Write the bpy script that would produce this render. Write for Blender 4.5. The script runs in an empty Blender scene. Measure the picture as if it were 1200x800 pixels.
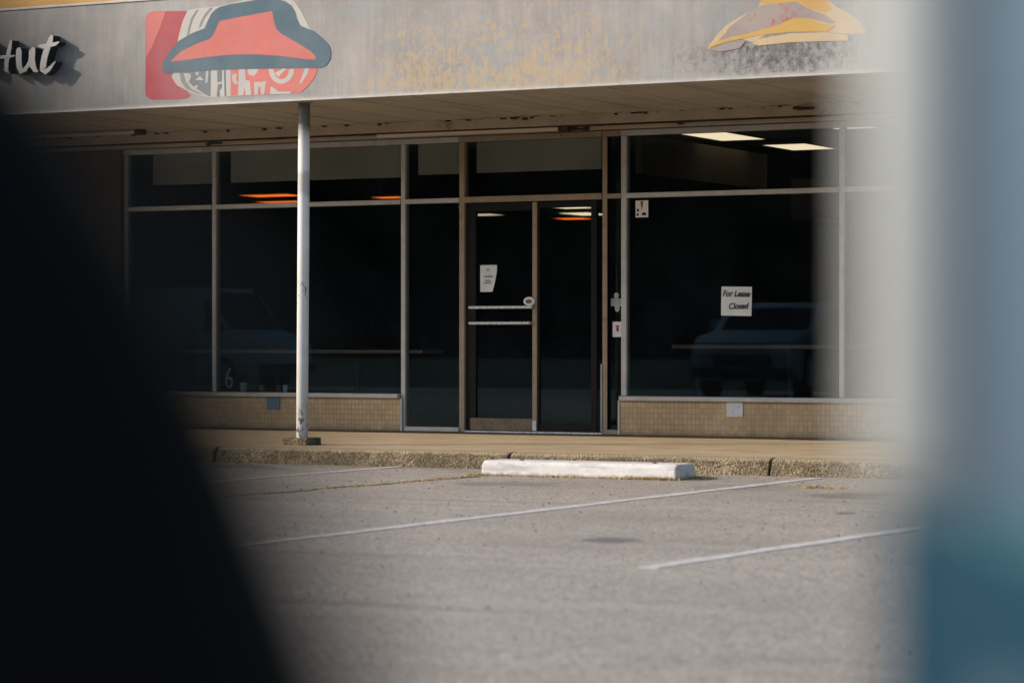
import bpy, bmesh, math, random
from mathutils import Vector, Matrix
R = math.radians
random.seed(7)
scene = bpy.context.scene
COL = scene.collection

# ------------------------------------------------------------------ helpers
def link(o, parent=None):
    COL.objects.link(o)
    if parent is not None:
        o.parent = parent
    return o

def tag(o, label=None, cat=None, group=None, kind=None):
    if label: o['label'] = label
    if cat: o['category'] = cat
    if group: o['group'] = group
    if kind: o['kind'] = kind
    return o

def empty(name, loc, label, cat, group=None, rz=0.0):
    o = bpy.data.objects.new(name, None)
    o.location = loc
    o.rotation_euler = (0, 0, rz)
    o.empty_display_size = 0.2
    link(o)
    return tag(o, label, cat, group)

class MB:
    """collects shapes, then links them as ONE mesh object"""
    def __init__(s):
        s.bm = bmesh.new()
    def box(s, x0, x1, y0, y1, z0, z1, bev=0.0, seg=2):
        t = bmesh.new()
        bmesh.ops.create_cube(t, size=1.0)
        for v in t.verts:
            v.co = Vector(((x0+x1)/2 + v.co.x*(x1-x0), (y0+y1)/2 + v.co.y*(y1-y0), (z0+z1)/2 + v.co.z*(z1-z0)))
        if bev > 0:
            bmesh.ops.bevel(t, geom=list(t.edges), offset=bev, segments=seg, affect='EDGES', profile=0.5)
        s._add(t); return s
    def prism(s, pts, y0, y1, axis='y', bev=0.0, seg=2):
        """polygon of (x,z) pulled along y (or (x,y) along z, (y,z) along x)"""
        t = bmesh.new()
        def mk(p, d):
            if axis == 'y': return Vector((p[0], d, p[1]))
            if axis == 'z': return Vector((p[0], p[1], d))
            return Vector((d, p[0], p[1]))
        a = [t.verts.new(mk(p, y0)) for p in pts]
        b = [t.verts.new(mk(p, y1)) for p in pts]
        n = len(pts)
        t.faces.new(a); t.faces.new(b[::-1])
        for i in range(n):
            t.faces.new((a[i], b[i], b[(i+1) % n], a[(i+1) % n]))
        bmesh.ops.recalc_face_normals(t, faces=t.faces)
        if bev > 0:
            es = [e for e in t.edges if len(e.link_faces) == 2 and e.calc_face_angle(0) > 0.9]
            bmesh.ops.bevel(t, geom=es, offset=bev, segments=seg, affect='EDGES', profile=0.5)
        s._add(t); return s
    def cyl(s, p0, p1, r0, r1=None, n=24):
        r1 = r0 if r1 is None else r1
        p0, p1 = Vector(p0), Vector(p1)
        t = bmesh.new()
        bmesh.ops.create_cone(t, cap_ends=True, segments=n, radius1=r0, radius2=r1, depth=(p1-p0).length)
        q = (p1-p0).to_track_quat('Z', 'Y')
        bmesh.ops.transform(t, matrix=Matrix.Translation((p0+p1)/2) @ q.to_matrix().to_4x4(), verts=t.verts)
        s._add(t); return s
    def tri(s, pts):
        vs = [s.bm.verts.new(Vector(p)) for p in pts]
        s.bm.faces.new(vs); return s
    def _add(s, t):
        me = bpy.data.meshes.new('tmp')
        t.to_mesh(me); t.free()
        s.bm.from_mesh(me); bpy.data.meshes.remove(me)
    def build(s, name, mat, parent=None, smooth=False):
        me = bpy.data.meshes.new(name)
        s.bm.to_mesh(me); s.bm.free()
        if smooth:
            for p in me.polygons: p.use_smooth = True
            try: me.set_sharp_from_angle(angle=R(38))
            except Exception: pass
        me.materials.append(mat)
        return link(bpy.data.objects.new(name, me), parent)

def copy_tree(o, parent=None):
    c = o.copy(); link(c)
    if parent is not None:
        c.parent = parent
    for ch in list(o.children):
        copy_tree(ch, c)
    return c

# ------------------------------------------------------------------ materials
class NM:
    def __init__(s, name):
        s.m = bpy.data.materials.new(name); s.m.use_nodes = True
        s.nt = s.m.node_tree
        s.b = s.nt.nodes['Principled BSDF']; s.out = s.nt.nodes['Material Output']
        s.co = None
    def n(s, t, **kw):
        nd = s.nt.nodes.new(t)
        for k, v in kw.items():
            if k in nd.inputs.keys(): nd.inputs[k].default_value = v
            else: setattr(nd, k, v)
        return nd
    def l(s, a, b): s.nt.links.new(a, b)
    def coord(s):
        if s.co is None:
            s.co = s.n('ShaderNodeTexCoord').outputs['Object']
        return s.co
    def mapping(s, scale=(1, 1, 1), loc=(0, 0, 0), rot=(0, 0, 0)):
        mp = s.n('ShaderNodeMapping')
        mp.inputs['Scale'].default_value = scale; mp.inputs['Location'].default_value = loc
        mp.inputs['Rotation'].default_value = rot
        s.l(s.coord(), mp.inputs['Vector']); return mp.outputs['Vector']
    def noise(s, scale, detail=4, rough=0.55, vec=None, dist=0.0):
        nd = s.n('ShaderNodeTexNoise'); nd.inputs['Scale'].default_value = scale
        nd.inputs['Detail'].default_value = detail; nd.inputs['Roughness'].default_value = rough
        nd.inputs['Distortion'].default_value = dist
        s.l(vec if vec is not None else s.coord(), nd.inputs['Vector'])
        return nd.outputs['Fac']
    def ramp(s, fac, stops, interp='LINEAR'):
        nd = s.n('ShaderNodeValToRGB'); cr = nd.color_ramp; cr.interpolation = interp
        while len(cr.elements) < len(stops): cr.elements.new(0.5)
        for e, (p, c) in zip(cr.elements, stops):
            e.position = p
            e.color = (c, c, c, 1) if isinstance(c, (int, float)) else (*c, 1)
        s.l(fac, nd.inputs['Fac']); return nd.outputs['Color']
    def mix(s, fac, a, b, mode='MIX'):
        nd = s.n('ShaderNodeMix', data_type='RGBA', blend_type=mode)
        for sock, v in ((nd.inputs[0], fac), (nd.inputs[6], a), (nd.inputs[7], b)):
            if isinstance(v, (int, float)): sock.default_value = v if sock == nd.inputs[0] else (v, v, v, 1)
            elif isinstance(v, tuple): sock.default_value = (*v, 1)
            else: s.l(v, sock)
        return nd.outputs[2]
    def math(s, op, a, b=0.0):
        nd = s.n('ShaderNodeMath', operation=op)
        for i, v in enumerate((a, b)):
            if isinstance(v, (int, float)): nd.inputs[i].default_value = v
            else: s.l(v, nd.inputs[i])
        return nd.outputs[0]
    def xyz(s):
        nd = s.n('ShaderNodeSeparateXYZ'); s.l(s.coord(), nd.inputs[0]); return nd.outputs
    def band(s, v, lo, hi, soft):
        """1 between lo and hi with soft ends"""
        a = s.n('ShaderNodeMapRange', interpolation_type='SMOOTHSTEP'); s.l(v, a.inputs[0])
        a.inputs[1].default_value = lo-soft; a.inputs[2].default_value = lo+soft
        b = s.n('ShaderNodeMapRange', interpolation_type='SMOOTHSTEP'); s.l(v, b.inputs[0])
        b.inputs[1].default_value = hi-soft; b.inputs[2].default_value = hi+soft
        b.inputs[3].default_value = 1; b.inputs[4].default_value = 0
        return s.math('MULTIPLY', a.outputs[0], b.outputs[0])
    def fin(s, col=None, rough=0.6, spec=0.4, metal=0.0, bump=None, bstr=0.3, bdist=0.01, emit=None, estr=0):
        for key, v in (('Base Color', col), ('Roughness', rough), ('Metallic', metal)):
            if v is None: continue
            if isinstance(v, (int, float)): s.b.inputs[key].default_value = v
            elif isinstance(v, tuple): s.b.inputs[key].default_value = (*v, 1)
            else: s.l(v, s.b.inputs[key])
        s.b.inputs['Specular IOR Level'].default_value = spec
        if emit:
            s.b.inputs['Emission Color'].default_value = (*emit, 1); s.b.inputs['Emission Strength'].default_value = estr
        if bump is not None:
            bn = s.n('ShaderNodeBump'); bn.inputs['Strength'].default_value = bstr
            bn.inputs['Distance'].default_value = bdist
            s.l(bump, bn.inputs['Height']); s.l(bn.outputs[0], s.b.inputs['Normal'])
        return s.m

def worn(name, a, b, scale=6, rough=0.6, spec=0.35, metal=0.0, bstr=0.1, grime=None, gmin=0.56):
    """base colour that wanders between two tones, with optional grime spots"""
    m = NM(name)
    f = m.noise(scale, 5, 0.6)
    c = m.ramp(f, [(0.32, a), (0.68, b)])
    if grime:
        g = m.ramp(m.noise(scale*2.3, 6, 0.7, dist=0.6), [(gmin, 0.0), (gmin+0.1, 1.0)])
        c = m.mix(g, c, grime)
    rr = m.ramp(m.noise(scale*4, 3), [(0.3, max(rough-0.12, 0.05)), (0.7, min(rough+0.12, 1))])
    return m.fin(c, rr, spec, metal, m.noise(scale*9, 4), bstr, 0.004)

M = {}
# asphalt: pale worn aggregate with streaks, patches, oil marks and a painted shadow by the kerb
def asphalt(name='asphalt'):
    m = NM(name)
    sp = m.n('ShaderNodeTexVoronoi'); sp.inputs['Scale'].default_value = 75; m.l(m.coord(), sp.inputs['Vector'])
    stone = m.ramp(sp.outputs['Color'], [(0.1, (0.10, 0.090, 0.077)), (0.5, (0.325, 0.289, 0.246)), (0.95, (0.56, 0.495, 0.425))])
    fine = m.noise(26, 6, 0.75)
    c = m.mix(m.ramp(fine, [(0.40, 0.0), (0.66, 0.55)]), stone, (0.365, 0.323, 0.275))
    big = m.noise(0.55, 5, 0.6, dist=0.4)
    c = m.mix(m.ramp(big, [(0.38, 0.42), (0.62, 0.0)]), c, (0.24, 0.214, 0.185))
    streak = m.noise(1.0, 6, 0.62, vec=m.mapping(scale=(0.42, 3.4, 1)))
    c = m.mix(m.ramp(streak, [(0.54, 0.0), (0.72, 0.55)]), c, (0.19, 0.17, 0.147))
    streak2 = m.noise(1.0, 5, 0.6, vec=m.mapping(scale=(0.5, 2.2, 1), loc=(7, 3, 0)))
    c = m.mix(m.ramp(streak2, [(0.54, 0.0), (0.72, 0.45)]), c, (0.42, 0.374, 0.32))
    # oil drips, plus a kerb shadow painted dark, all with ragged outlines
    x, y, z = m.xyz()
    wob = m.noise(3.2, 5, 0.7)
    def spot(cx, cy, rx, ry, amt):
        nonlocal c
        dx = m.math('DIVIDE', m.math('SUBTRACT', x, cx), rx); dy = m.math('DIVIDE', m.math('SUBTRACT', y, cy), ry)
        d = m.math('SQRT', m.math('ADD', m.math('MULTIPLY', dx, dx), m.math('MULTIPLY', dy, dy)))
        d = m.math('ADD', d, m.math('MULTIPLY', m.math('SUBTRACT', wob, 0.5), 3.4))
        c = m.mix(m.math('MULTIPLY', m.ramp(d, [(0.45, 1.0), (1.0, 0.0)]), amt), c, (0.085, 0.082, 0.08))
    spot(-5.98, 12.45, 0.16, 0.26, 0.6)
    spot(-7.3, 17.3, 0.42, 0.4, 0.4)
    spot(-9.0, 17.0, 0.5, 0.35, 0.42)
    spot(-6.3, 16.7, 0.32, 0.45, 0.5)
    spot(-5.7, 15.0, 0.06, 0.12, 0.9)
    spot(-9.6, 14.7, 0.07, 0.12, 0.9)
    spot(-12.9, 18.3, 1.4, 0.42, 0.55)  # shadow wedge beside the kerb, painted into the asphalt colour
    spot(-11.2, 18.75, 1.6, 0.16, 0.35)  # thin tail of the same painted shadow
    h = m.math('ADD', m.math('MULTIPLY', sp.outputs['Distance'], 0.6), fine)
    return m.fin(c, 0.93, 0.15, 0, h, 0.42, 0.012)
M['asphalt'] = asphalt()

def concrete(name, lo, hi, scale=3.5, dirt_shade=None):
    m = NM(name)
    c = m.ramp(m.noise(scale, 7, 0.65, dist=0.3), [(0.3, lo), (0.7, hi)])
    fl = m.ramp(m.noise(90, 3, 0.6), [(0.35, 0.72), (0.6, 1.0)])
    c = m.mix(1.0, c, fl, 'MULTIPLY')
    if dirt_shade:
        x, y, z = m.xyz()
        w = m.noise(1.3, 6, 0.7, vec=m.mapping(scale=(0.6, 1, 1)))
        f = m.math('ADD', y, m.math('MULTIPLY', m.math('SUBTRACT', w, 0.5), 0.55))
        c = m.mix(m.ramp(m.band(f, 22.42, 23.2, 0.1), [(0, 0.0), (1, 0.82)]), c, dirt_shade)  # canopy shade along the wall foot, painted into the slab colour
        st = m.noise(1.0, 6, 0.7, vec=m.mapping(scale=(0.35, 2.6, 1), loc=(3, 1, 0)))
        c = m.mix(m.ramp(st, [(0.56, 0.0), (0.72, 0.5)]), c, dirt_shade)
    return m.fin(c, 0.9, 0.2, 0, m.noise(40, 6, 0.7), 0.25, 0.008)
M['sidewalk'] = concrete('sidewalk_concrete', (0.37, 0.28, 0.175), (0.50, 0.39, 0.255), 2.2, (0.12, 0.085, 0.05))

def kerb_mat():
    m = NM('kerb_aggregate')
    v = m.n('ShaderNodeTexVoronoi'); v.inputs['Scale'].default_value = 72; m.l(m.coord(), v.inputs['Vector'])
    c = m.ramp(v.outputs['Color'], [(0.08, (0.06, 0.046, 0.03)), (0.35, (0.19, 0.145, 0.09)), (0.6, (0.29, 0.225, 0.14)), (0.9, (0.40, 0.32, 0.21))])
    p = m.ramp(m.noise(2.4, 6, 0.7), [(0.40, 0.75), (0.60, 0.0)])
    c = m.mix(p, c, (0.085, 0.064, 0.038))
    # worn clean arris along the top edge
    x, y, z = m.xyz()
    zz = m.math('ADD', z, m.math('MULTIPLY', m.math('SUBTRACT', m.noise(9, 5), 0.5), 0.05))
    c = m.mix(m.ramp(m.band(zz, 0.112, 0.3, 0.012), [(0, 0.0), (1, 0.7)]), c, (0.40, 0.32, 0.205))
    return m.fin(c, 0.95, 0.15, 0, m.math('ADD', v.outputs['Distance'], m.noise(25, 5, 0.7)), 0.7, 0.02)
M['kerb'] = kerb_mat()

def tile_mat():
    m = NM('mosaic_tile')
    x, y, z = m.xyz()
    cb = m.n('ShaderNodeCombineXYZ'); m.l(x, cb.inputs[0]); m.l(z, cb.inputs[1]); m.l(y, cb.inputs[2])
    br = m.n('ShaderNodeTexBrick', offset=0.0, squash=1.0)
    m.l(cb.outputs[0], br.inputs['Vector'])
    br.inputs['Scale'].default_value = 1.0
    br.inputs['Brick Width'].default_value = 0.042; br.inputs['Row Height'].default_value = 0.05
    br.inputs['Mortar Size'].default_value = 0.0042; br.inputs['Mortar Smooth'].default_value = 0.3
    br.inputs['Color1'].default_value = (0.46, 0.31, 0.165, 1); br.inputs['Color2'].default_value = (0.58, 0.40, 0.22, 1)
    g = m.ramp(m.noise(1.1, 4), [(0.4, (0.29, 0.20, 0.11)), (0.6, (0.44, 0.31, 0.175))])
    m.l(g, br.inputs['Mortar'])
    c = br.outputs['Color']
    c = m.mix(m.ramp(m.noise(2.2, 6, 0.65), [(0.4, 0.35), (0.65, 0.0)]), c, (0.27, 0.185, 0.10))
    # grime creeping up from the pavement, ragged
    zz = m.math('ADD', z, m.math('MULTIPLY', m.math('SUBTRACT', m.noise(7, 5, 0.7), 0.5), 0.12))
    c = m.mix(m.ramp(m.band(zz, -1, 0.175, 0.03), [(0, 0.0), (1, 0.6)]), c, (0.13, 0.09, 0.05))
    return m.fin(c, 0.42, 0.4, 0, br.outputs['Fac'], 0.35, -0.006)
M['tile'] = tile_mat()

def fascia_mat():
    m = NM('weathered_sheet_metal')
    x, y, z = m.xyz()
    base = m.ramp(m.noise(1.5, 8, 0.68, dist=0.4), [(0.3, (0.225, 0.213, 0.205)), (0.7, (0.38, 0.352, 0.33))])
    run = m.noise(1.0, 7, 0.7, vec=m.mapping(scale=(16, 1, 1.1)))
    c = m.mix(m.ramp(run, [(0.40, 0.34), (0.62, 0.0)]), base, (0.195, 0.193, 0.192))
    run2 = m.noise(1.0, 5, 0.7, vec=m.mapping(scale=(34, 1, 2.2), loc=(9, 0, 4)))
    c = m.mix(m.ramp(run2, [(0.52, 0.0), (0.75, 0.28)]), c, (0.43, 0.40, 0.38))
    # blotchy bluish bare zinc
    c = m.mix(m.ramp(m.noise(2.6, 6, 0.7, dist=0.5), [(0.5, 0.0), (0.66, 0.5)]), c, (0.255, 0.295, 0.32))
    # scraps of old yellow paint, thick between the two emblems and low down
    reg = m.math('MULTIPLY', m.band(x, -11.75, -9.0, 0.7), 1.0)
    low = m.ramp(z, [(0.0, 0), (1.0, 1)])
    mr = m.n('ShaderNodeMapRange'); m.l(z, mr.inputs[0])
    mr.inputs[1].default_value = 3.08; mr.inputs[2].default_value = 3.85; mr.inputs[3].default_value = 0.13; mr.inputs[4].default_value = 0.0
    fl = m.noise(1.0, 9, 0.72, vec=m.mapping(scale=(26, 1, 17)), dist=0.25)
    fl = m.math('ADD', fl, m.math('MULTIPLY', m.math('ADD', mr.outputs[0], 0.0), reg))
    fl = m.math('ADD', fl, m.math('MULTIPLY', reg, 0.03))
    thick = m.ramp(fl, [(0.61, 0.0), (0.66, 1.0)])
    c = m.mix(m.math('MULTIPLY', thick, m.math('ADD', m.math('MULTIPLY', reg, 0.6), 0.0)), c, (0.46, 0.325, 0.165))
    # soot patch under the yellow emblem
    so = m.math('MULTIPLY', m.math('ADD', m.math('MULTIPLY', m.band(x, -8.3, -7.45, 0.22), 0.8), m.math('MULTIPLY', m.band(x, -8.85, -7.3, 0.3), 0.35)), m.band(z, 3.085, 3.34, 0.085))
    sn = m.noise(1.0, 9, 0.78, vec=m.mapping(scale=(24, 1, 20)))
    sf = m.ramp(m.math('ADD', m.math('MULTIPLY', m.math('SUBTRACT', sn, 0.5), 2.2), m.math('MULTIPLY', so, 0.30)), [(0.02, 0.0), (0.62, 1.0)])
    c = m.mix(m.math('MULTIPLY', sf, m.math('MINIMUM', m.math('MULTIPLY', so, 2.2), 0.93)), c, (0.035, 0.038, 0.045))
    # dirt line just above the drip edge
    zz = m.math('ADD', z, m.math('MULTIPLY', m.math('SUBTRACT', m.noise(6, 5, 0.7), 0.5), 0.05))
    c = m.mix(m.ramp(m.band(zz, 2.9, 3.058, 0.012), [(0, 0.0), (1, 0.4)]), c, (0.44, 0.42, 0.40))
    return m.fin(c, 0.62, 0.35, 0.0, m.noise(3, 5), 0.08, 0.01)
M['fascia'] = fascia_mat()

def sign_paint(name, a, thin=0.66):
    """old vinyl: faded, chipped through to metal in specks"""
    m = NM(name)
    b = tuple(min(1, v*1.12+0.01) for v in a)
    c = m.ramp(m.noise(4.5, 5, 0.6), [(0.3, a), (0.7, b)])
    run = m.noise(1.0, 6, 0.7, vec=m.mapping(scale=(22, 1, 1.6)))
    c = m.mix(m.ramp(run, [(0.56, 0.0), (0.8, 0.35)]), c, tuple(0.5*v+0.12 for v in a))
    fade = m.ramp(m.noise(1.7, 6, 0.62, dist=0.5), [(0.42, 0.0), (0.72, 0.5)])
    c = m.mix(fade, c, tuple(0.55*v+0.13 for v in a))
    scr = m.ramp(m.noise(1.0, 7, 0.75, vec=m.mapping(scale=(60, 1, 2.4), loc=(5, 0, 1))), [(0.6, 0.0), (0.8, 0.45)])
    c = m.mix(scr, c, tuple(0.35*v+0.03 for v in a))
    chip = m.ramp(m.noise(1.0, 8, 0.75, vec=m.mapping(scale=(26, 1, 22))), [(thin, 0.0), (thin+0.03, 1.0)])
    c = m.mix(chip, c, (0.27, 0.25, 0.235))
    return m.fin(c, 0.6, 0.25)
M['red'] = sign_paint('faded_red_vinyl', (0.36, 0.052, 0.066))
M['pink'] = sign_paint('sunburnt_red_vinyl', (0.53, 0.135, 0.115))
M['coral'] = sign_paint('coral_vinyl', (0.50, 0.132, 0.112), 0.74)
M['teal'] = sign_paint('slate_teal_vinyl', (0.058, 0.108, 0.142), 0.73)
M['oldwhite'] = sign_paint('old_white_vinyl', (0.43, 0.40, 0.37), 0.7)
M['ribgrey'] = sign_paint('grey_vinyl', (0.20, 0.205, 0.205))
M['midgrey'] = sign_paint('dull_grey_vinyl', (0.13, 0.155, 0.17))
M['mustard'] = sign_paint('mustard_vinyl', (0.46, 0.28, 0.075), 0.7)
M['palemustard'] = sign_paint('pale_mustard_vinyl', (0.46, 0.34, 0.20), 0.66)
def ghost_roof():
    m = NM('ghosted_red_vinyl')
    c = m.ramp(m.noise(3, 5), [(0.3, (0.27, 0.235, 0.22)), (0.7, (0.33, 0.28, 0.255))])
    x, y, z = m.xyz()
    k = m.math('ADD', m.noise(1.0, 8, 0.75, vec=m.mapping(scale=(20, 1, 20))), m.math('MULTIPLY', m.band(x, -8.02, -7.72, 0.28), 0.14))
    c = m.mix(m.ramp(k, [(0.58, 0.0), (0.72, 0.85)]), c, (0.42, 0.07, 0.085))
    return m.fin(c, 0.6, 0.25)
M['ghost'] = ghost_roof()

M['yellow_board'] = worn('yellow_board', (0.50, 0.27, 0.06), (0.58, 0.33, 0.085), 3, 0.55, grime=(0.3, 0.17, 0.05))
M['letter_face'] = worn('letter_face_white', (0.74, 0.72, 0.69), (0.84, 0.81, 0.78), 5, 0.45)
M['letter_side'] = worn('letter_return_black', (0.006, 0.007, 0.008), (0.012, 0.012, 0.013), 5, 0.5, spec=0.2)

def soffit_mat():
    m = NM('soffit_panels')
    c = m.ramp(m.noise(1.4, 6, 0.65), [(0.3, (0.34, 0.295, 0.235)), (0.7, (0.44, 0.385, 0.315))])
    st = m.noise(1.0, 6, 0.7, vec=m.mapping(scale=(7, 0.5, 1)))
    c = m.mix(m.ramp(st, [(0.5, 0.0), (0.72, 0.6)]), c, (0.20, 0.155, 0.105))
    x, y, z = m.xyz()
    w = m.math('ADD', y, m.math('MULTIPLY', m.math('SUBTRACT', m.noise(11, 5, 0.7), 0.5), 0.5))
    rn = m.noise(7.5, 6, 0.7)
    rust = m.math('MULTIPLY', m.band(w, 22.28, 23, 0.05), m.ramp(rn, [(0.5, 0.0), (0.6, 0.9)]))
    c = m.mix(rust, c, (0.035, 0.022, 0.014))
    return m.fin(c, 0.6, 0.3)
M['soffit'] = soffit_mat()
M['trim'] = worn('painted_trim', (0.30, 0.245, 0.18), (0.40, 0.33, 0.25), 3, 0.6, grime=(0.10, 0.07, 0.045), gmin=0.6)
M['trim_dark'] = worn('dark_gap', (0.03, 0.026, 0.02), (0.05, 0.042, 0.034), 4, 0.8, spec=0.1)
M['pale_wood'] = worn('fixture_cover', (0.5, 0.42, 0.32), (0.58, 0.49, 0.38), 4, 0.5)
M['rust'] = worn('rusted_bracket', (0.03, 0.02, 0.014), (0.085, 0.05, 0.03), 22, 0.85, spec=0.15, bstr=0.6)
M['alu'] = worn('oxidised_aluminium', (0.36, 0.34, 0.32), (0.47, 0.445, 0.42), 7, 0.5, 0.4, 0.25, grime=(0.26, 0.23, 0.2), gmin=0.62)
M['alu_warm'] = worn('bronzed_aluminium', (0.23, 0.175, 0.125), (0.31, 0.235, 0.165), 7, 0.5, 0.35, 0.15, grime=(0.16, 0.115, 0.075), gmin=0.58)
M['bronze'] = worn('dark_bronze', (0.005, 0.0045, 0.004), (0.010, 0.009, 0.008), 8, 0.55, 0.15)
M['kick'] = worn('brown_kick_plate', (0.14, 0.095, 0.06), (0.20, 0.14, 0.09), 9, 0.55, grime=(0.06, 0.04, 0.026))
M['steel'] = worn('satin_steel', (0.55, 0.56, 0.57), (0.68, 0.68, 0.68), 12, 0.32, 0.5, 0.5)
M['wall_tile'] = worn('brown_pier_brick', (0.085, 0.052, 0.027), (0.12, 0.076, 0.039), 5, 0.7, grime=(0.07, 0.045, 0.025))
M['plate_blue'] = worn('blue_grey_plate', (0.075, 0.145, 0.20), (0.105, 0.185, 0.245), 20, 0.5, grime=(0.05, 0.08, 0.1))
M['plate_white'] = worn('white_plate', (0.56, 0.53, 0.53), (0.65, 0.62, 0.61), 12, 0.5, grime=(0.4, 0.36, 0.33))
M['board'] = worn('yellowed_board', (0.54, 0.48, 0.38), (0.68, 0.61, 0.49), 1.6, 0.7, 0.2)
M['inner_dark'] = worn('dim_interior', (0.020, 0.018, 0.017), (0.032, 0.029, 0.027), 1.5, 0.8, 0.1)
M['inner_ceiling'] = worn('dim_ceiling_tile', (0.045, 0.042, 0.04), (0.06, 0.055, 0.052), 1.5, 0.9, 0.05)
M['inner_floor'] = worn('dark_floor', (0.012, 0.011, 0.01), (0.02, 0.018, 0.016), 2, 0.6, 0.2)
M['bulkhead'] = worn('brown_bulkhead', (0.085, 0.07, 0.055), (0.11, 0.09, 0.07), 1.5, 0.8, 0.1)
M['counter'] = worn('brown_counter', (0.20, 0.115, 0.052), (0.27, 0.16, 0.075), 6, 0.5, 0.3)
M['paper'] = worn('paper', (0.62, 0.63, 0.62), (0.70, 0.70, 0.69), 9, 0.8, 0.1)
M['ink'] = worn('ink', (0.012, 0.014, 0.018), (0.03, 0.032, 0.036), 20, 0.7, 0.1)
M['inkblue'] = worn('faded_ink', (0.16, 0.18, 0.2), (0.2, 0.22, 0.24), 20, 0.7, 0.1)
M['orange'] = worn('orange_ink', (0.55, 0.2, 0.03), (0.6, 0.24, 0.05), 20, 0.7, 0.1)
M['redink'] = worn('red_ink', (0.5, 0.04, 0.03), (0.55, 0.06, 0.05), 20, 0.7, 0.1)
M['sticker_grey'] = worn('grey_sticker', (0.36, 0.37, 0.37), (0.45, 0.45, 0.44), 14, 0.6, 0.2)
M['decal_pale'] = worn('pale_decal', (0.075, 0.09, 0.10), (0.10, 0.12, 0.135), 30, 0.6, 0.2)

def post_mat():
    m = NM('chipped_white_paint')
    x, y, z = m.xyz()
    c = m.ramp(m.noise(5, 5, 0.6), [(0.3, (0.60, 0.585, 0.57)), (0.7, (0.72, 0.70, 0.68))])
    run = m.noise(1.0, 6, 0.7, vec=m.mapping(scale=(30, 30, 1.3)))
    c = m.mix(m.ramp(run, [(0.55, 0.0), (0.75, 0.5)]), c, (0.46, 0.455, 0.45))
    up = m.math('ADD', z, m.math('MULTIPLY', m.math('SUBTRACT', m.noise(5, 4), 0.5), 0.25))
    c = m.mix(m.band(up, 2.62, 9, 0.12), c, (0.11, 0.095, 0.08))  # canopy shade painted onto the top of the pole
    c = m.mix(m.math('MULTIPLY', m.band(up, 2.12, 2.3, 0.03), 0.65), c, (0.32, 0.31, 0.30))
    chip = m.noise(1.0, 8, 0.75, vec=m.mapping(scale=(28, 28, 16)))
    reg = m.math('ADD', m.math('MULTIPLY', m.band(z, 1.2, 1.42, 0.06), 0.1), m.math('MULTIPLY', m.band(z, 0.0, 0.34, 0.05), 0.13))
    ch = m.ramp(m.math('ADD', chip, reg), [(0.66, 0.0), (0.69, 1.0)])
    c = m.mix(ch, c, (0.05, 0.055, 0.06))
    return m.fin(c, 0.5, 0.35, 0, chip, 0.1, 0.003)
M['post'] = post_mat()
def stop_mat():
    m = NM('chalky_white_concrete')
    c = m.ramp(m.noise(7, 6, 0.65), [(0.3, (0.52, 0.50, 0.48)), (0.7, (0.66, 0.635, 0.61))])
    chip = m.ramp(m.noise(17, 8, 0.75), [(0.6, 0.0), (0.66, 0.8)])
    c = m.mix(chip, c, (0.34, 0.30, 0.26))
    x, y, z = m.xyz()
    zz = m.math('ADD', z, m.math('MULTIPLY', m.math('SUBTRACT', m.noise(14, 5), 0.5), 0.05))
    c = m.mix(m.ramp(m.band(zz, -1, 0.022, 0.012), [(0, 0.0), (1, 0.6)]), c, (0.24, 0.20, 0.15))
    sc = m.noise(1.0, 6, 0.7, vec=m.mapping(scale=(2.2, 9, 16)))
    c = m.mix(m.ramp(sc, [(0.52, 0.0), (0.70, 0.6)]), c, (0.20, 0.185, 0.17))
    return m.fin(c, 0.85, 0.2, 0, m.noise(45, 6, 0.7), 0.5, 0.008)
M['stop'] = stop_mat()
def line_mat():
    m = NM('worn_white_line')
    f = m.noise(14, 8, 0.8)
    al = m.ramp(f, [(0.42, 0.15), (0.64, 1.0)])
    c = m.mix(al, (0.36, 0.33, 0.30), (0.64, 0.61, 0.585))
    return m.fin(c, 0.9, 0.15, 0, m.noise(60, 4), 0.3, 0.006)
M['line'] = line_mat()
M['crack'] = worn('crack_soil', (0.10, 0.072, 0.045), (0.17, 0.12, 0.07), 14, 0.95, 0.05)
M['grass'] = worn('dry_straw', (0.36, 0.25, 0.085), (0.50, 0.36, 0.14), 8, 0.8, 0.1)
M['pebble'] = worn('grit', (0.09, 0.08, 0.07), (0.26, 0.235, 0.21), 30, 0.9, 0.1)

def glass_mat(name, tint, refl, wav=0.0):
    m = NM(name)
    m.nt.nodes.remove(m.b)
    tr = m.n('ShaderNodeBsdfTransparent'); tr.inputs[0].default_value = (*tint, 1)
    gl = m.n('ShaderNodeBsdfGlossy'); gl.inputs['Roughness'].default_value = 0.0
    gl.inputs['Color'].default_value = (0.55, 0.85, 1.0, 1)
    fr = m.n('ShaderNodeFresnel'); fr.inputs['IOR'].default_value = 1.5
    k = m.math('MULTIPLY', fr.outputs[0], refl)
    # film of dust
    df = m.n('ShaderNodeBsdfDiffuse'); df.inputs[0].default_value = (0.27, 0.36, 0.43, 1)
    mx = m.n('ShaderNodeMixShader'); m.l(k, mx.inputs[0]); m.l(tr.outputs[0], mx.inputs[1]); m.l(gl.outputs[0], mx.inputs[2])
    dust = m.ramp(m.noise(1.6, 6, 0.65), [(0.35, 0.004), (0.7, 0.016)])
    mx2 = m.n('ShaderNodeMixShader'); m.l(dust, mx2.inputs[0]); m.l(mx.outputs[0], mx2.inputs[1]); m.l(df.outputs[0], mx2.inputs[2])
    if wav:
        bn = m.n('ShaderNodeBump'); bn.inputs['Strength'].default_value = 1.0; bn.inputs['Distance'].default_value = wav
        m.l(m.noise(1.3, 2, 0.4), bn.inputs['Height']); m.l(bn.outputs[0], gl.inputs['Normal'])
    m.l(mx2.outputs[0], m.out.inputs['Surface'])
    return m.m
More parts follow.
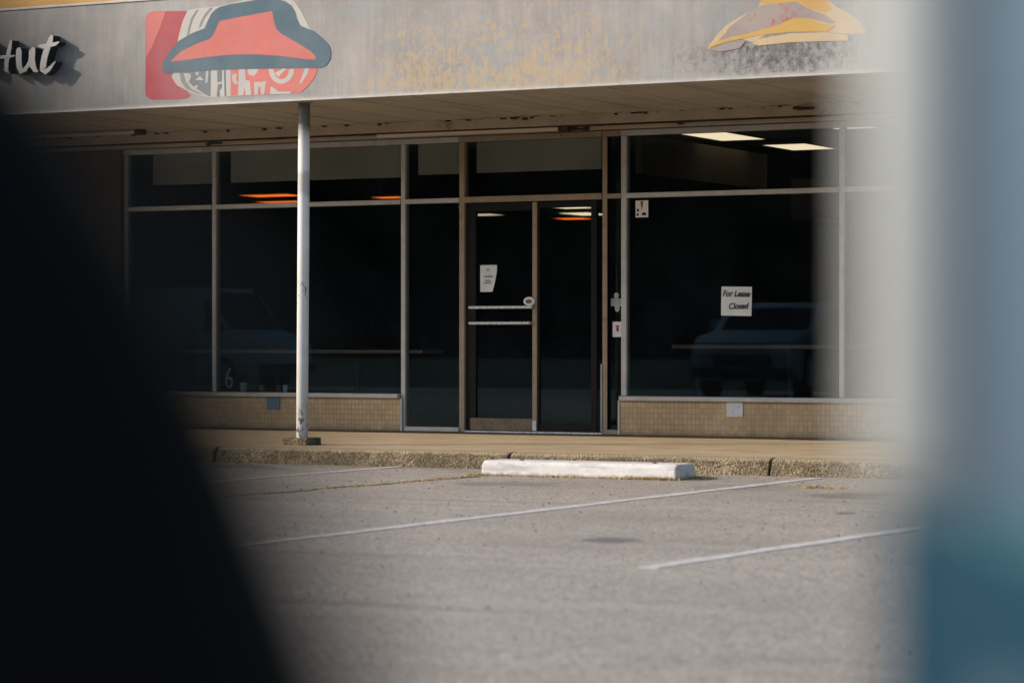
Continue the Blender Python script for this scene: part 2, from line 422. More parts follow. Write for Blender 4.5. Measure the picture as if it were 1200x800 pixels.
M['glass'] = glass_mat('shop_glass', (0.76, 0.79, 0.80), 0.46, 0.0)

def emitter(name, col, st):
    m = NM(name); return m.fin((0.6, 0.58, 0.55), 0.5, 0.2, emit=col, estr=st)
M['lamp_warm'] = emitter('lit_diffuser', (1.0, 0.78, 0.50), 1.05)
M['lamp_dim'] = emitter('dim_diffuser', (1.0, 0.78, 0.52), 0.7)
M['lamp_orange'] = emitter('orange_tube', (1.0, 0.17, 0.02), 1.2)

# vehicles
M['black_paint'] = worn('black_paint', (0.002, 0.0025, 0.003), (0.003, 0.0035, 0.0042), 3, 0.5, 0.05)
M['car_glass'] = worn('car_glass', (0.006, 0.007, 0.008), (0.009, 0.01, 0.011), 2, 0.35, 0.12)
M['pale_paint'] = worn('pale_grey_paint', (0.62, 0.70, 0.69), (0.635, 0.715, 0.705), 3, 0.5, 0.3)
M['teal_paint'] = worn('teal_blue_paint', (0.14, 0.31, 0.345), (0.15, 0.33, 0.365), 3, 0.5, 0.3)
M['edge_trim'] = worn('light_grey_edge', (0.355, 0.375, 0.375), (0.38, 0.40, 0.40), 5, 0.55, 0.3)
M['tyre'] = worn('tyre_rubber', (0.014, 0.014, 0.014), (0.022, 0.022, 0.022), 12, 0.85, 0.15)
M['rim'] = worn('wheel_rim', (0.4, 0.4, 0.4), (0.5, 0.5, 0.5), 10, 0.35, 0.5, 0.6)
M['tail_red'] = worn('red_lens', (0.24, 0.012, 0.012), (0.28, 0.016, 0.016), 10, 0.2, 0.5)
M['lens'] = worn('clear_lens', (0.6, 0.6, 0.6), (0.7, 0.7, 0.7), 10, 0.15, 0.5)
M['silver_paint'] = worn('silver_paint', (0.27, 0.29, 0.30), (0.30, 0.32, 0.33), 3, 0.4, 0.4)
M['sky_blocker'] = worn('hazy_sky_blocker', (0.36, 0.47, 0.55), (0.46, 0.56, 0.63), 0.06, 0.95, 0.05)  # pale blue tone of the added ridge, stands in for mirrored sky
M['bark'] = worn('winter_twig', (0.012, 0.012, 0.010), (0.03, 0.028, 0.022), 3, 0.9, 0.1)
M['soil'] = worn('dull_verge', (0.03, 0.032, 0.022), (0.05, 0.048, 0.03), 0.05, 0.95, 0.1)

# ------------------------------------------------------------------ emblem outlines, metres on the fascia
RED_PANEL = [(-13.817, 3.804), (-13.799, 3.842), (-13.751, 3.858), (-13.593, 3.855), (-13.38, 3.846), (-13.38, 3.766), (-13.38, 3.142), (-13.344, 3.119), (-13.38, 3.098), (-13.433, 3.088), (-13.754, 3.097), (-13.805, 3.12), (-13.823, 3.154)]
PINK_CORNER = [(-13.814, 3.801), (-13.796, 3.839), (-13.749, 3.855), (-13.607, 3.852), (-13.665, 3.722), (-13.745, 3.564), (-13.814, 3.464)]
BUCKET = [(-13.38, 3.851), (-13.291, 3.86), (-13.046, 3.867), (-12.82, 3.902), (-12.682, 3.937), (-12.476, 3.917), (-12.34, 3.895), (-12.298, 3.864), (-12.235, 3.788), (-12.166, 3.67), (-12.14, 3.626), (-12.137, 3.354), (-12.196, 3.199), (-12.255, 3.159), (-12.255, 3.094), (-13.151, 3.093), (-13.256, 3.115), (-13.38, 3.157), (-13.495, 3.213), (-13.548, 3.289), (-13.513, 3.332), (-13.481, 3.595), (-13.468, 3.653), (-13.433, 3.754)]
BUCKET_RIB = [(-13.288, 3.848), (-13.263, 3.851), (-13.327, 3.763), (-13.359, 3.662), (-13.366, 3.625), (-13.387, 3.622), (-13.376, 3.692), (-13.341, 3.785)]
BUCKET_RIB2 = [(-13.151, 3.858), (-13.112, 3.859), (-13.203, 3.77), (-13.242, 3.699), (-13.263, 3.693), (-13.246, 3.744), (-13.203, 3.807)]
BUCKET_RIB3 = [(-13.468, 3.337), (-13.424, 3.342), (-13.397, 3.238), (-13.344, 3.177), (-13.203, 3.113), (-13.274, 3.13), (-13.397, 3.179), (-13.447, 3.24)]
GREY_BAND = [(-13.424, 3.33), (-13.14, 3.332), (-13.144, 3.098), (-13.195, 3.118), (-13.327, 3.198), (-13.38, 3.252), (-13.406, 3.297)]
RED_BAND = [(-12.938, 3.328), (-12.171, 3.301), (-12.067, 3.287), (-12.087, 3.23), (-12.154, 3.154), (-12.235, 3.093), (-12.374, 3.092), (-12.938, 3.098)]
GLYPHS = [[(-13.419, 3.313), (-13.359, 3.307), (-13.341, 3.287), (-13.371, 3.222), (-13.397, 3.253), (-13.412, 3.29)], [(-13.3, 3.314), (-13.27, 3.32), (-13.263, 3.297), (-13.288, 3.283)], [(-13.3, 3.249), (-13.253, 3.279), (-13.21, 3.242)], [(-13.327, 3.169), (-13.3, 3.202), (-13.27, 3.203), (-13.283, 3.182), (-13.3, 3.153)], [(-13.189, 3.317), (-13.165, 3.323), (-13.172, 3.228), (-13.196, 3.212)], [(-12.854, 3.321), (-12.79, 3.318), (-12.782, 3.225), (-12.742, 3.216), (-12.726, 3.092), (-12.785, 3.093), (-12.796, 3.165), (-12.809, 3.096), (-12.861, 3.095)], [(-12.699, 3.2), (-12.579, 3.205), (-12.599, 3.094), (-12.63, 3.093), (-12.634, 3.161), (-12.654, 3.159), (-12.661, 3.093), (-12.695, 3.093)], [(-12.759, 3.314), (-12.658, 3.314), (-12.668, 3.285), (-12.699, 3.255), (-12.751, 3.267), (-12.764, 3.29)], [(-12.536, 3.156), (-12.51, 3.152), (-12.459, 3.113), (-12.331, 3.107), (-12.331, 3.089), (-12.536, 3.092)], [(-12.924, 3.275), (-12.872, 3.287), (-12.88, 3.23), (-12.854, 3.199), (-12.898, 3.194), (-12.92, 3.231)]]
GREY_GLYPHS = [[(-13.074, 3.323), (-13.028, 3.324), (-13.032, 3.222), (-13.074, 3.221)], [(-13.067, 3.202), (-13.028, 3.204), (-13.032, 3.164), (-13.053, 3.15), (-13.049, 3.097), (-13.081, 3.099)], [(-13.006, 3.323), (-12.992, 3.323), (-12.983, 3.099), (-12.999, 3.098)]]
RING = [(-12.298, 3.297), (-12.302, 3.264), (-12.315, 3.234), (-12.335, 3.209), (-12.361, 3.19), (-12.392, 3.179), (-12.425, 3.176), (-12.458, 3.182), (-12.489, 3.196), (-12.515, 3.217), (-12.536, 3.244), (-12.549, 3.276), (-12.553, 3.309), (-12.502, 3.302), (-12.499, 3.28), (-12.491, 3.26), (-12.479, 3.242), (-12.463, 3.228), (-12.445, 3.219), (-12.425, 3.215), (-12.405, 3.217), (-12.387, 3.224), (-12.371, 3.237), (-12.359, 3.254), (-12.351, 3.273), (-12.348, 3.295)]
RING_BAR = [(-12.493, 3.27), (-12.408, 3.303), (-12.37, 3.302), (-12.439, 3.253), (-12.45, 3.232)]
SLASH = [(-12.171, 3.348), (-12.14, 3.351), (-12.162, 3.255), (-12.23, 3.169), (-12.247, 3.173), (-12.213, 3.243)]
HAT_OUTLINE = [(-13.643, 3.367), (-13.638, 3.411), (-13.575, 3.497), (-13.468, 3.594), (-13.327, 3.653), (-13.203, 3.686), (-13.168, 3.754), (-13.133, 3.81), (-13.095, 3.84), (-13.046, 3.861), (-12.924, 3.879), (-12.682, 3.898), (-12.51, 3.902), (-12.391, 3.872), (-12.326, 3.83), (-12.289, 3.777), (-12.272, 3.719), (-12.238, 3.657), (-12.103, 3.602), (-12.003, 3.526), (-11.953, 3.473), (-11.936, 3.422), (-11.943, 3.359), (-11.983, 3.311), (-12.036, 3.292), (-12.205, 3.297), (-12.544, 3.31), (-12.854, 3.319), (-13.151, 3.324), (-13.468, 3.319), (-13.62, 3.322)]
HAT = [(-13.552, 3.425), (-13.451, 3.498), (-13.291, 3.556), (-13.151, 3.592), (-13.124, 3.613), (-13.098, 3.648), (-13.072, 3.698), (-13.046, 3.74), (-12.854, 3.761), (-12.544, 3.792), (-12.522, 3.793), (-12.51, 3.768), (-12.497, 3.702), (-12.476, 3.644), (-12.425, 3.598), (-12.289, 3.526), (-12.137, 3.44), (-12.087, 3.394), (-12.083, 3.363), (-12.188, 3.373), (-12.425, 3.411), (-12.647, 3.435), (-12.785, 3.443), (-12.924, 3.447), (-13.168, 3.44), (-13.38, 3.425), (-13.531, 3.418)]
BELL_BACK = [(-8.506, 3.27), (-8.512, 3.281), (-8.488, 3.313), (-8.434, 3.376), (-8.363, 3.444), (-8.279, 3.489), (-8.196, 3.528), (-8.101, 3.556), (-8.072, 3.609), (-8.054, 3.651), (-8.007, 3.714), (-7.913, 3.752), (-7.773, 3.76), (-7.657, 3.736), (-7.565, 3.666), (-7.519, 3.598), (-7.461, 3.546), (-7.369, 3.498), (-7.278, 3.434), (-7.233, 3.377), (-7.21, 3.328), (-7.358, 3.33), (-7.565, 3.356), (-7.82, 3.37), (-8.007, 3.365), (-8.137, 3.306), (-8.22, 3.337), (-8.363, 3.317), (-8.434, 3.299)]
BELL_TOP = [(-8.072, 3.609), (-8.054, 3.651), (-8.007, 3.714), (-7.913, 3.752), (-7.773, 3.76), (-7.657, 3.736), (-7.565, 3.666), (-7.524, 3.598), (-7.484, 3.52), (-7.542, 3.502), (-7.68, 3.548), (-7.767, 3.6), (-7.913, 3.597), (-8.019, 3.586)]
BELL_ROOF = [(-8.422, 3.334), (-8.351, 3.399), (-8.339, 3.426), (-8.196, 3.519), (-8.066, 3.584), (-7.913, 3.593), (-7.773, 3.598), (-7.68, 3.542), (-7.542, 3.485), (-7.447, 3.415), (-7.519, 3.421), (-7.68, 3.469), (-7.796, 3.475), (-7.937, 3.428), (-8.101, 3.389), (-8.309, 3.361)]
BELL_STRIPE = [(-8.504, 3.28), (-8.452, 3.324), (-8.16, 3.381), (-7.937, 3.424), (-7.802, 3.472), (-7.68, 3.466), (-7.547, 3.416), (-7.455, 3.402), (-7.513, 3.356), (-7.82, 3.369), (-8.101, 3.356), (-8.363, 3.317)]
CRESCENT = [(-8.137, 3.293), (-8.101, 3.326), (-7.82, 3.357), (-7.565, 3.353), (-7.358, 3.324), (-7.347, 3.278), (-7.519, 3.284), (-7.82, 3.29), (-8.078, 3.278)]
PALE_CRESCENT = [(-8.5, 3.267), (-8.363, 3.314), (-8.208, 3.33), (-8.194, 3.317), (-8.241, 3.267), (-8.398, 3.248)]
LETTER_T = [[(-14.764, 3.701), (-14.793, 3.656), (-14.832, 3.583), (-14.861, 3.514), (-14.876, 3.444), (-14.879, 3.392), (-14.82, 3.355), (-14.768, 3.387), (-14.735, 3.427), (-14.705, 3.464), (-14.71, 3.468), (-14.757, 3.444), (-14.798, 3.412), (-14.825, 3.397), (-14.808, 3.404), (-14.811, 3.436), (-14.799, 3.5), (-14.775, 3.564), (-14.741, 3.639), (-14.734, 3.693)], [(-14.897, 3.608), (-14.845, 3.587), (-14.768, 3.594), (-14.704, 3.605), (-14.667, 3.632), (-14.672, 3.639), (-14.715, 3.633), (-14.777, 3.631), (-14.847, 3.623), (-14.895, 3.619)]]
LETTER_U = [[(-15.126, 3.609), (-15.142, 3.574), (-15.145, 3.505), (-15.138, 3.44), (-15.101, 3.373), (-15.03, 3.393), (-14.993, 3.44), (-14.968, 3.492), (-14.997, 3.503), (-15.025, 3.456), (-15.063, 3.421), (-15.066, 3.412), (-15.078, 3.448), (-15.083, 3.503), (-15.082, 3.57), (-15.094, 3.606)], [(-14.96, 3.605), (-14.996, 3.571), (-15.001, 3.497), (-14.987, 3.431), (-14.949, 3.386), (-14.902, 3.378), (-14.895, 3.389), (-14.915, 3.41), (-14.926, 3.443), (-14.935, 3.497), (-14.931, 3.558), (-14.931, 3.594)]]
LETTER_H = [[(-15.203, 3.68), (-15.226, 3.632), (-15.249, 3.565), (-15.272, 3.488), (-15.271, 3.405), (-15.219, 3.386), (-15.214, 3.393), (-15.23, 3.412), (-15.225, 3.482), (-15.205, 3.556), (-15.19, 3.624), (-15.187, 3.676)], [(-15.45, 3.684), (-15.487, 3.621), (-15.517, 3.546), (-15.534, 3.475), (-15.528, 3.413), (-15.484, 3.411), (-15.478, 3.468), (-15.462, 3.533), (-15.439, 3.609), (-15.433, 3.68)], [(-15.548, 3.521), (-15.461, 3.518), (-15.344, 3.517), (-15.236, 3.516), (-15.151, 3.536), (-15.153, 3.544), (-15.24, 3.547), (-15.346, 3.548), (-15.465, 3.549), (-15.55, 3.529)]]

EXPO = 0.58
SUN_E, SKY_E = 3.6, 0.15
CAR_D, CAR_L = 0.42, -0.0258
VAN_D, VAN_L = 0.90, 0.1250

# ------------------------------------------------------------------ camera, sun, sky
YAW = 27.8
FWD = Vector((-math.sin(R(YAW)), math.cos(R(YAW)), 0))
RGT = Vector((math.cos(R(YAW)), math.sin(R(YAW)), 0))
cam = bpy.data.cameras.new('camera'); cam_o = link(bpy.data.objects.new('camera', cam))
cam_o.location = (0, 0, 1.0); cam_o.rotation_euler = (R(90), 0, R(YAW))
cam.lens = 95.7; cam.sensor_width = 36; cam.clip_start = 0.02; cam.clip_end = 2000
cam.shift_y = 0.0008
cam.dof.use_dof = True; cam.dof.focus_distance = 24.0; cam.dof.aperture_fstop = 2.8; cam.dof.aperture_blades = 0
scene.camera = cam_o

SUN_AZ, SUN_EL = 62.0, 25.0
sun = bpy.data.lights.new('sun', 'SUN'); sun.energy = SUN_E; sun.angle = R(0.53); sun.color = (1.0, 0.87, 0.72)
sun_o = link(bpy.data.objects.new('sun', sun)); sun_o.location = (-30, -40, 30)
Ld = Vector((math.sin(R(SUN_AZ))*math.cos(R(SUN_EL)), math.cos(R(SUN_AZ))*math.cos(R(SUN_EL)), -math.sin(R(SUN_EL))))
sun_o.rotation_euler = Ld.to_track_quat('-Z', 'Y').to_euler()
w = bpy.data.worlds.new('World'); scene.world = w; w.use_nodes = True
nt = w.node_tree
sky = nt.nodes.new('ShaderNodeTexSky'); sky.sky_type = 'NISHITA'; sky.sun_disc = False
sky.sun_elevation = R(SUN_EL); sky.sun_rotation = R(180 + SUN_AZ); sky.dust_density = 1.0
nt.links.new(sky.outputs[0], nt.nodes['Background'].inputs[0]); nt.nodes['Background'].inputs[1].default_value = SKY_E
scene.view_settings.view_transform = 'Standard'; scene.view_settings.look = 'None'
scene.view_settings.exposure = EXPO; scene.view_settings.gamma = 1

# ------------------------------------------------------------------ ground, lot, kerb, pavement
tag(MB().box(-600, 600, -600, 600, -0.6, -0.012).build('ground', M['soil']), kind='structure')
lot = MB()
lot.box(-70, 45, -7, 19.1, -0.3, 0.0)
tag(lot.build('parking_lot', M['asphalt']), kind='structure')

def paint_line(pts, wd):
    m = MB(); top = []
    L = []; Rr = []
    n = len(pts)
    for i, (x, y) in enumerate(pts):
        j = wd/2*(1+random.uniform(-0.14, 0.14))
        L.append((x-j, y)); Rr.append((x+j*(1+random.uniform(-0.1, 0.1)), y))
    m.prism(L + Rr[::-1], -0.02, 0.004, axis='z')
    tag(m.build('parking_line', M['line']), kind='structure')
def line_pts(x0, y0, x1, y1, n=34):
    return [(x0+(x1-x0)*i/n + random.uniform(-.006, .006), y0+(y1-y0)*i/n) for i in range(n+1)]
paint_line(line_pts(-11.05, 13.0, -11.0, 19.0), 0.09)
paint_line(line_pts(-7.44, 11.1, -7.35, 18.75), 0.098)
paint_line(line_pts(-5.1, 10.95, -4.6, 18.6), 0.098)
paint_line(line_pts(-1.3, 11.0, -1.2, 18.7), 0.098)
paint_line(line_pts(-14.7, 11.0, -14.65, 18.7), 0.098)

# crack with dry weeds running out from the kerb
ck = MB(); px_, L, Q = -9.87, [], []
for i in range(70):
    y = 13.2 + i*(18.86-13.2)/69
    x = -9.95 + 0.32*(i/69) + 0.035*math.sin(i*0.5) + random.uniform(-.02, .02)
    h = random.uniform(0.004, 0.017)
    L.append((x-h, y)); Q.append((x+h, y))
ck.prism(L+Q[::-1], -0.02, 0.0035, axis='z')
tag(ck.build('pavement_crack', M['crack']), kind='structure')
crack_x = lambda y: -9.95 + 0.32*(y-13.2)/(5.66)

kb = MB()
joints = [-27, -24.2, -21.3, -18.4, -15.5, -12.78, -10.02, -7.80, -5.0, -2.2, 0.6, 3.4]
for a, b in zip(joints[:-1], joints[1:]):
    o = random.uniform(-.008, .008)
    kb.prism([(18.91+o, -0.2), (18.915+o, 0.01), (18.945+o, 0.10), (18.965+o, 0.122), (19.0+o, 0.132), (19.118, 0.134), (19.118, -0.2)], a+0.012, b-0.012, axis='x', bev=0.008)
tag(kb.build('kerb', M['kerb']), kind='structure')
sw = MB()
for a, b in zip(joints[:-1], joints[1:]):
    for y0, y1 in ((19.128, 20.86), (20.868, 22.94)):
        za, zb = 0.128+0.017*(y0-19.1)/3.8, 0.128+0.017*(y1-19.1)/3.8
        sw.prism([(y0, -0.2), (y0, za), (y1, zb), (y1, -0.2)], a+0.003, b-0.003, axis='x')
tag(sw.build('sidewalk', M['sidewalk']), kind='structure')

# dry grass: tufts in the crack, at the wheel stop and at the kerb
gr = MB()
def tuft(cx, cy, n, spread, h, z=0.0):
    for _ in range(n):
        x = cx + random.gauss(0, spread[0]); y = cy + random.gauss(0, spread[1])
        a = random.uniform(0, 6.28); hh = h*random.uniform(0.4, 1.1); ln = hh*random.uniform(0.4, 1.6)
        w2 = 0.004
        p = Vector((x, y, z)); q = Vector((x+ln*math.cos(a), y+ln*math.sin(a), z+hh))
        s = Vector((-math.sin(a), math.cos(a), 0))*w2
        gr.tri([p-s, p+s, q])
for i in range(60):
    y = random.choice([random.uniform(14.2, 16.4), random.uniform(15.6, 18.1), random.uniform(16.6, 18.0)])
    tuft(crack_x(y), y, random.randint(3, 24), (0.022, 0.04), 0.02)
for i in range(36):
    tuft(random.uniform(-9.8, -8.2), 17.97, random.randint(3, 22), (0.04, 0.015), 0.024)
for i in range(9): tuft(-8.36, 17.97, 26, (0.12, 0.015), 0.035)
for i in range(9): tuft(-8.09, 18.32, 24, (0.05, 0.05), 0.03)
for i in range(10): tuft(random.uniform(-6.95, -6.5), 17.5+random.uniform(-.05, .05), 18, (0.05, 0.02), 0.026)
for i in range(60):
    tuft(random.uniform(-16, -5), 18.9, random.randint(1, 7), (0.05, 0.008), 0.018)
tag(gr.build('dry_grass', M['grass']), kind='stuff')
# loose grit scattered on the lot
pb = MB()
for i in range(900):
    y = random.uniform(7, 18.85); x = -3.0 - 0.46*y + random.uniform(-4.5, 4.5)
    r = random.uniform(0.002, 0.007)
    t = bmesh.new(); bmesh.ops.create_icosphere(t, subdivisions=1, radius=r)
    for v in t.verts: v.co = v.co*random.uniform(0.75, 1.2) + Vector((x, y, r*0.4))
    pb._add(t)
tag(pb.build('loose_grit', M['pebble']), kind='stuff')

# ------------------------------------------------------------------ wheel stop, canopy post
ws = empty('wheel_stop', (-8.95, 18.18, 0), 'chipped white concrete wheel stop lying in front of the kerb', 'wheel stop')
b = MB().prism([(-0.19, 0.0), (-0.175, 0.085), (-0.145, 0.112), (0.145, 0.112), (0.175, 0.085), (0.19, 0.0)], -0.80, 0.80, axis='x', bev=0.012)
bb = b.build('concrete_bar', M['stop'], ws)
for sx in (-0.55, 0.55):
    MB().cyl((sx, 0, 0.105), (sx, 0, 0.118), 0.016, n=12).build('anchor_pin', M['rust'], ws)

pt = empty('canopy_post', (-12.36, 19.62, 0.13), 'slim white steel post with chipped paint holding up the canopy', 'post')
pm = MB().cyl((0.0, 0, 0.0), (0.022, 0, 2.95), 0.05, n=32)
po = pm.build('pole', M['post'], pt, smooth=True)
MB().box(-0.12, 0.12, -0.12, 0.12, -0.01, 0.062, bev=0.012).build('base_block', M['kerb'], pt)
MB().cyl((0.02, 0, 2.90), (0.022, 0, 2.955), 0.075, n=24).build('top_flange', M['trim'], pt)

# ------------------------------------------------------------------ the shop building
G = 22.75
SWZ = 0.145
shop = empty('shop_building', (-11, 22.75, 0), 'closed single storey shop with grey metal canopy and dark glass front', 'building')
def part(mb, name, mat, parent=shop, label=None, smooth=False):
    o = mb.build(name, M[mat] if isinstance(mat, str) else mat, parent, smooth)
    if parent is not None:
        if parent.parent is None:
            o.matrix_parent_inverse = Matrix.Translation(-Vector(parent.location))
    if label: o['label'] = label
    return o
XL, XR, YB = -27.0, 3.0, 44.0
# shell
part(MB().box(XL, -16.46, 22.66, 22.92, SWZ+0.002, 2.96), 'wall', 'wall_tile', label='brown tiled pier left of the windows')
part(MB().box(-2.3, XR, 22.66, 22.92, SWZ+0.002, 2.96), 'wall', 'wall_tile')
part(MB().box(XL, XR, 22.705, 22.93, 2.963, 4.3), 'wall', 'trim')
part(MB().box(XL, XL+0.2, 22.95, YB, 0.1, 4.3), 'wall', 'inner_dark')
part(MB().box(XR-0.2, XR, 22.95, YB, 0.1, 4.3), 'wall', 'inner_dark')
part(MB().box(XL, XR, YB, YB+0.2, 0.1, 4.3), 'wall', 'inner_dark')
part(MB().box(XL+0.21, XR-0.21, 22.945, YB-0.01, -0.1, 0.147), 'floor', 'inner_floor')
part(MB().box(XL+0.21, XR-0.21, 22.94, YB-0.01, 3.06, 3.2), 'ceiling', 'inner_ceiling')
part(MB().box(XL-0.05, XR+0.05, 22.8, YB+0.25, 4.303, 4.4), 'roof', 'trim')
# canopy
part(MB().box(XL, XR, 19.445, 22.415, 3.09, 3.12), 'canopy_soffit', 'soffit')
ribs = MB()
x = XL+0.2
while x < XR-0.2:
    ribs.box(x, x+0.010, 19.47, 22.40, 3.086, 3.0895); x += 0.61
part(ribs, 'soffit_rib', 'soffit')
part(MB().box(XL, XR, 19.45, 22.70, 3.9, 3.94), 'canopy_roof', 'trim')
part(MB().box(XL, XL+0.04, 19.45, 22.7, 3.03, 3.899), 'canopy_end', 'fascia')
part(MB().box(XR-0.04, XR, 19.45, 22.7, 3.03, 3.899), 'canopy_end', 'fascia')
seams = [XL, -24, -20.9, -17.6, -15.9, -14.19, -12.493, -11.42, -10.04, -8.90, -7.2, -5.0, -2.0, XR]
for a, b_ in zip(seams[:-1], seams[1:]):
    part(MB().box(a+0.0003, b_-0.0003, 19.40, 19.425, 3.045, 3.955), 'fascia_panel', 'fascia')
part(MB().box(XL, XR, 19.427, 19.444, 3.05, 3.95), 'fascia_backing', 'fascia')
part(MB().box(XL, XR, 19.392, 19.443, 3.026, 3.0435, bev=0.003), 'drip_edge', 'alu')
part(MB().box(XL, XR, 19.39, 19.47, 3.957, 3.978, bev=0.003), 'cap_flashing', 'alu')
part(MB().box(XL, XR, 19.5, 19.62, 3.9405, 4.75), 'parapet', 'yellow_board', label='yellow board above the grey fascia')
# stepped trim where the soffit meets the glass
part(MB().box(XL, XR, 22.418, 22.56, 3.0, 3.118, bev=0.004), 'ledger_trim', 'trim')
part(MB().box(XL, XR, 22.44, 22.50, 2.985, 2.9995), 'shadow_gap', 'trim_dark')
part(MB().box(XL, XR, 22.502, 22.60, 2.955, 2.9985, bev=0.004), 'ledger_trim', 'trim')
part(MB().box(XL, XR, 22.602, 22.70, 2.958, 3.08), 'shadow_gap', 'trim_dark')
def bracket(x, y, z, n=6):
    m = MB()
    if n > 1: m.box(x-0.09, x+0.09, y-0.006, y+0.02, z-0.008, z+0.008)
    for _ in range(n):
        dx, dz = random.uniform(-.09, .09), random.uniform(-.012, .012)
        m.box(x+dx-random.uniform(.008, .03), x+dx+random.uniform(.008, .03), y-random.uniform(.004, .02), y+0.02, z+dz-random.uniform(.004, .014), z+dz+random.uniform(.004, .014))
    part(m, 'rusted_bracket', 'rust')
bracket(-15.2, 22.5, 2.97); bracket(-11.15, 22.5, 2.965, 9); bracket(-8.9, 22.41, 3.06, 9)
for i in range(46):
    bracket(random.uniform(-17.5, -6), 22.40, 3.086, 1)
for sx in (-14.45, -13.4, -10.1): bracket(sx, 22.5, 2.99, 2)

# frames -----------------------------------------------------------
ZS, ZT, ZH = 0.505, 2.352, 2.93
def bay(x0, x1, sill=True, head=True, rmull=False, mat='alu', zb=None, split=True, wl=0.046):
    """one window bay: its frame bars as one mesh, panes and sill as its pieces"""
    f = MB()
    zb_ = (0.455 if sill else SWZ+0.002)
    f.box(x0-wl/2, x0+wl/2, G-0.036, G+0.045, zb_+ (0.052 if sill else 0), 2.904, bev=0.004)
    if rmull: f.box(x1-wl/2, x1+wl/2, G-0.036, G+0.045, zb_+(0.052 if sill else 0), 2.904, bev=0.004)
    xa, xb = x0+wl/2+0.001, x1-wl/2-0.001
    f.box(xa, xb, G-0.045, G+0.045, 2.33, 2.375, bev=0.004)
    f.box(x0-wl/2+0.0, x1-wl/2-0.001, G-0.05, G+0.055, 2.906, 2.956, bev=0.003)
    if not sill: f.box(xa, xb, G-0.05, G+0.05, SWZ+0.003, SWZ+0.045, bev=0.004)
    o = part(f, 'window', mat)
    lo = 0.508 if sill else SWZ+0.046
    part(MB().box(xa, xb, G-0.004, G+0.004, lo, 2.329), 'pane', 'glass', o)
    part(MB().box(xa, xb, G-0.004, G+0.004, 2.376, 2.904), 'pane', 'glass', o)
    return o
W = []
W.append(bay(-16.43, -15.35))
W.append(bay(-15.35, -13.163))
W.append(bay(-13.163, -12.519, sill=False))
W.append(bay(-11.0, -10.81, sill=False, mat='alu_warm'))
W.append(bay(-10.81, -8.672, wl=0.054))
W.append(bay(-8.672, -6.5))
W.append(bay(-6.5, -4.4))
W.append(bay(-4.4, -2.33, rmull=True))
part(MB().box(-16.45, -13.19, G-0.095, G+0.11, 0.462, 0.5045, bev=0.005), 'window_sill', 'alu')
part(MB().box(-10.835, -2.31, G-0.095, G+0.11, 0.462, 0.5045, bev=0.005), 'window_sill', 'alu')
part(MB().box(-16.455, -13.185, G-0.05, G+0.10, SWZ+0.002, 0.4605), 'tile_base', 'tile')
part(MB().box(-10.84, -2.305, G-0.05, G+0.10, SWZ+0.002, 0.4605), 'tile_base', 'tile')
part(MB().box(-13.184, -13.165, G-0.056, G+0.04, SWZ+0.002, 0.4615), 'corner_strip', 'alu')
part(MB().box(-10.862, -10.842, G-0.056, G+0.04, SWZ+0.002, 0.4615), 'corner_strip', 'alu')
part(MB().box(-14.71, -14.557, G-0.062, G-0.0505, 0.335, 0.461, bev=0.002), 'vent_plate', 'plate_blue', label='small blue grey plate on the tiles by the post')
part(MB().box(-9.77, -9.61, G-0.062, G-0.0505, 0.325, 0.461, bev=0.002), 'vent_plate', 'plate_white', label='small white plate on the tiles')

# doorway
dj = MB()
dj.box(-12.543, -12.487, G-0.04, G+0.05, SWZ+0.002, 2.904, bev=0.004)
dj.box(-11.026, -10.977, G-0.042, G+0.05, SWZ+0.002, 2.9035, bev=0.004)
dj.box(-12.484, -11.03, G-0.05, G+0.05, 2.325, 2.382, bev=0.004)
dj.box(-12.55, -11.03, G-0.05, G+0.055, 2.9065, 2.956, bev=0.003)
fr = part(dj, 'door_frame', 'alu_warm')
part(MB().box(-12.484, -11.03, G-0.004, G+0.004, 2.383, 2.904), 'transom_pane', 'glass', fr)
part(MB().box(-12.484, -11.03, G-0.05, G+0.12, SWZ+0.001, SWZ+0.016, bev=0.003), 'threshold', 'steel', fr)
YD = G+0.01
st = MB()                                                    # closed left leaf
st.box(-12.478, -12.378, YD-0.022, YD+0.022, 0.165, 2.318, bev=0.003)
st.box(-12.377, -11.772, YD-0.022, YD+0.022, 2.24, 2.318, bev=0.003)
dl = part(st, 'door', 'bronze', label='left glass door leaf with two push bars and brown kick plate')
part(MB().box(-11.771, -11.722, YD-0.026, YD+0.024, 0.165, 2.318, bev=0.003), 'meeting_stile', 'alu_warm', dl)
part(MB().box(-12.377, -11.772, YD-0.003, YD+0.003, 0.285, 2.239), 'pane', 'glass', dl)
part(MB().box(-12.44, -11.773, YD-0.026, YD+0.022, 0.168, 0.282, bev=0.003), 'kick_plate', 'kick', dl)
for z, xa in ((1.330, -11.745), (1.181, -11.772)):
    m = MB().cyl((-12.42, YD-0.075, z), (xa, YD-0.075, z), 0.0155, n=16)
    m.cyl((-12.41, YD-0.075, z), (-12.41, YD-0.02, z), 0.012, n=12).cyl((xa-0.012, YD-0.075, z), (xa-0.012, YD-0.02, z), 0.012, n=12)
    part(m, 'push_bar', 'steel', dl, smooth=True)
lk = MB()
ov = [(-11.795+0.058*math.cos(a)*(0.9+0.1*abs(math.cos(a))), 1.384+0.042*math.sin(a)) for a in [i*math.pi/14 for i in range(28)]]
lk.prism(ov, YD-0.05, YD-0.027, bev=0.004)
part(lk, 'lock_plate', 'letter_face', dl)
ov2 = [(-11.795+0.034*math.cos(a), 1.384+0.021*math.sin(a)) for a in [i*math.pi/10 for i in range(20)]]
part(MB().prism(ov2, YD-0.056, YD-0.0505), 'lock_cylinder', 'kick', dl)
part(MB().box(-11.768, -11.726, YD-0.034, YD-0.0265, 0.17, 0.262, bev=0.002), 'floor_bolt', 'plate_white', dl)
sr = MB()
